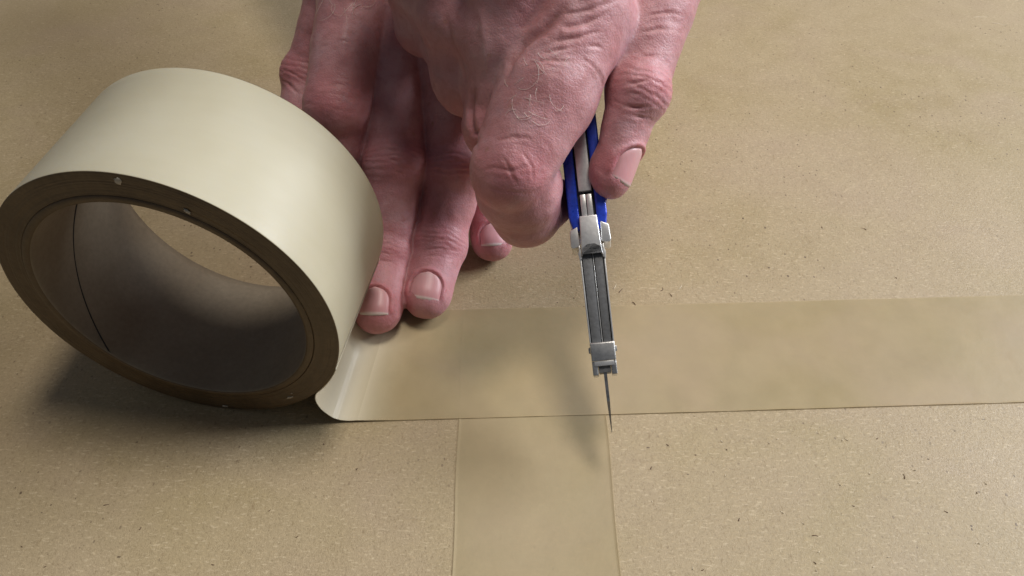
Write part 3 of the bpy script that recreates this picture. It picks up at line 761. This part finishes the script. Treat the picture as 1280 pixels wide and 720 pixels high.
rows = np.repeat(np.arange(na-1), nb-1); on_roll = (rows < n_on-1).astype(int); mi[:q] = on_roll; mi[q:2*q] = on_roll
st.data.polygons.foreach_set('material_index', mi)
# ---------------------------------------------------------------- folding utility knife, seen along its spine
KE = np.array([2.81, 14.77, 3.22]); ku = unit(np.array([2.16, 20.55, 7.09])-KE)
kn = unit(np.cross(ku, np.array([0, 0, 22.94])-(KE+ku*4))); kn = kn if kn[0] > 0 else -kn
kw = np.cross(kn, ku); kw = kw if kw[2] > 0 else -kw
knife = empty('utility_knife', KE, 'blue and silver folding utility knife with its blade out, pointing down over the tape crossing', 'knife')
def K(s, w, n): return KE+ku*s+kw*w+kn*n
def kprism(name, poly, w0, w1, mat, parent=knife, bevel=.03, seg=2, axis='w'):
    """poly in (n, s) swept along w, or in (s, w) swept along n (axis='n'); edges rounded"""
    bm = bmesh.new(); lo, hi = [], []
    for (a, b) in poly:
        if axis == 'w': lo.append(bm.verts.new((a, b, w0))); hi.append(bm.verts.new((a, b, w1)))
        else: lo.append(bm.verts.new((w0, a, b))); hi.append(bm.verts.new((w1, a, b)))
    bm.faces.new(lo[::-1]); bm.faces.new(hi); m = len(poly)
    for i in range(m): bm.faces.new((lo[i], lo[(i+1) % m], hi[(i+1) % m], hi[i]))
    bmesh.ops.recalc_face_normals(bm, faces=bm.faces)
    if bevel: bmesh.ops.bevel(bm, geom=bm.edges[:], offset=bevel, segments=seg, affect='EDGES', profile=.6)
    bm.verts.ensure_lookup_table()
    vs = [K(q.co.y, q.co.z, q.co.x) for q in bm.verts]; fs = [[q.index for q in p.verts] for p in bm.faces]
    bm.free()
    o = link_mesh(name, vs, fs, mat, parent, KE, smooth=True)
    o.data.set_sharp_from_angle(angle=math.radians(38))
    return o
def rect(n0, n1, s0, s1): return [(n0, s0), (n1, s0), (n1, s1), (n0, s1)]
# blade: trapezoid, cutting edge down
def blade():
    cs = [(.45, -.05, .050), (-.80, -.05, .046), (-1.74, -.62, .010), (-1.55, -.80, .006), (.45, -1.15, .006)]   # (along, across, half thickness)
    vs = [K(a, w, -h) for a, w, h in cs]+[K(a, w, h) for a, w, h in cs]; n = len(cs)
    fs = [tuple(range(n)), tuple(range(2*n-1, n-1, -1))]+[((i+1) % n, i, n+i, n+(i+1) % n) for i in range(n)]
    return link_mesh('blade', vs, fs, M_BLADE, knife, KE, smooth=False)
blade()
# tip holder: silver clamp with side cheeks and a dark slot
hold = kprism('blade_clamp', [(-.37, .40), (.37, .40), (.38, .98), (-.38, .98)], -1.25, .10, M_STEEL, bevel=.05, seg=3)
kprism('clamp_cheek', rect(-.37, -.20, -.02, .46), -1.2, .05, M_STEEL, hold, .045, 3); kprism('clamp_cheek', rect(.20, .37, -.02, .46), -1.2, .05, M_STEEL, hold, .045, 3)
kprism('clamp_insert', rect(-.185, .185, .06, .42), -1.15, -.02, M_GREY, hold, .03)
kprism('clamp_bridge', rect(-.30, .30, .26, .42), -.4, .085, M_STEEL2, hold, .03)
for sgn in (-1, 1): kprism('clamp_screw', [(sgn*.37, .66), (sgn*.43, .68), (sgn*.43, .84), (sgn*.37, .86)][::sgn], -.22, -.04, M_STEEL, hold, .02)
# channel that carries the blade: two bright rails, two grey leaves nearly flush, a thin line between
for sgn in (-1, 1):
    kprism('channel_rail', [(sgn*.37, .95), (sgn*.325, .95), (sgn*.345, 4.0), (sgn*.395, 4.0)][::sgn], -1.35, .05, M_STEEL2, bevel=.014)
    kprism('blade_leaf', [(sgn*.295, .95), (sgn*.035+.02, .95), (sgn*.035+.02, 4.0), (sgn*.315, 4.0)][::sgn], -1.3, .025, M_GREY, bevel=.012)
kprism('channel_floor', rect(-.33, .33, 1.0, 3.95), -1.2, -.06, M_BLACK, bevel=0)
kprism('centre_rail', [(.006, .95), (.034, .95), (.034, 4.0), (.006, 4.0)], -1.2, .018, M_STEEL2, bevel=.006, seg=1)
# collar where the channel folds into the handle
col_ = kprism('collar', [(-.33, 3.66), (-.29, 3.66), (-.24, 3.88), (-.1, 3.97), (.1, 3.97), (.24, 3.88), (.29, 3.66), (.33, 3.66), (.30, 4.1), (.27, 4.9), (-.27, 4.9), (-.30, 4.1)], -1.4, .17, M_STEEL2, bevel=.035, seg=3)
for sgn in (-1, 1):
    kprism('collar_hook', [(sgn*.31, 3.58), (sgn*.40, 3.52), (sgn*.43, 3.74), (sgn*.34, 3.98)][::sgn], -.6, .10, M_STEEL2, col_, .03, 2)
    d_ = 0 if sgn < 0 else .10
    kprism('collar_wing', [(sgn*.33, 3.98+d_), (sgn*.57, 3.92+d_), (sgn*.63, 4.0+d_), (sgn*.61, 4.5+d_), (sgn*.36, 4.62+d_)][::sgn], -1.1, .02, M_STEEL2, col_, .035, 3)
# handle: liner, latch and two blue scales
kprism('lock_bar', [(-.20, 5.72), (.20, 5.72), (.21, 10.4), (-.21, 10.4)], -1.7, .03, M_STEEL2, bevel=.03)
lat = kprism('latch', rect(-.185, -.01, 4.92, 5.62), -1.4, -.0, M_STEEL2, bevel=.03); kprism('latch', rect(.01, .185, 4.92, 5.62), -1.4, -.01, M_STEEL2, bevel=.03)
kprism('liner', rect(-.30, .30, 4.7, 10.3), -1.9, -.12, M_BLACK, bevel=.02)
for sgn in (-1, 1):
    kprism('handle_scale', [(sgn*.27, 4.45), (sgn*.50, 4.50), (sgn*.60, 4.95), (sgn*.60, 9.9), (sgn*.50, 10.5), (sgn*.24, 10.5)][::sgn], -2.1, .0, M_BLUE, bevel=.07, seg=3)
kprism('grip_stud', [(.59, 5.35), (.65, 5.40), (.65, 5.62), (.59, 5.68)], -.5, -.12, M_BLUE, bevel=.02)
# ---------------------------------------------------------------- the two hands
def make_hand(label, palm, fingers, lo, hi, wrinkles, strokes, base, hairs):
    G, v, Q, red, crs = build_hand(palm, fingers, lo, hi, VOX, wrinkles, strokes)
    o = link_quads('hand', v, Q, M_SKIN, None, base); attr(o, 'red', red); attr(o, 'crease', crs)
    o['label'] = label; o['category'] = 'hand'
    for f in fingers:
        if f.nail:
            nv, nf, free, along = nail_mesh(G, f); q = link_mesh('fingernail', nv, nf, M_NAIL, o, base); attr(q, 'free', free); attr(q, 'along', along)
    if hairs:
        hv, hf = hair_mesh(G, hairs); h = link_mesh('hair', hv, hf, M_HAIR, o, base); h['kind'] = 'stuff'
    return o
VOX = .05
rh = random.Random(8)
def index_hairs():
    out = []; a, b = np.array(R_FINGERS[0].p[0]), np.array(R_FINGERS[0].p[1]); d = R_FINGERS[0].d[0]; ax = R_FINGERS[0].ax[0]; q = np.cross(ax, d)
    for k in range(26):
        t = rh.uniform(.38, .80); s = rh.gauss(0.05, .38)
        out.append((a+(b-a)*t+d*1.3+q*s, ax*rh.uniform(-.3, 1)+q*rh.uniform(-1.2, 1.2), rh.uniform(-1.0, 1.0), rh.uniform(.25, .7), rh.uniform(.0055, .008)))
    return out
def left_hairs():
    out = []; f = L_FINGERS[0]; a, b = f.p[0], f.p[1]; d = f.d[0]; ax = f.ax[0]; q = np.cross(ax, d)
    for k in range(16):
        t = rh.uniform(-.1, .30); s = rh.gauss(.0, .45)
        out.append((a+(b-a)*t+d*1.3+q*s, ax*rh.uniform(-.3, 1)+q*rh.uniform(-1., 1.), rh.uniform(-1.5, 1.5), rh.uniform(.4, .9), rh.uniform(.005, .007)))
    return out
make_hand('wrinkled hand pinching the blue knife between bent index finger and thumb', R_PALM, R_FINGERS, (-6, 17.5, 3), (11, 46, 19), R_WRINKLES, R_STROKES, (2.0, 24.0, 5.0), index_hairs())
make_hand('shaded hand pressing its fingertips on the tape beside the roll', L_PALM, L_FINGERS, (-15, 17.5, -.3), (3, 51, 15), L_WRINKLES, L_STROKES, (-3.5, 24.0, 0.0), left_hairs())
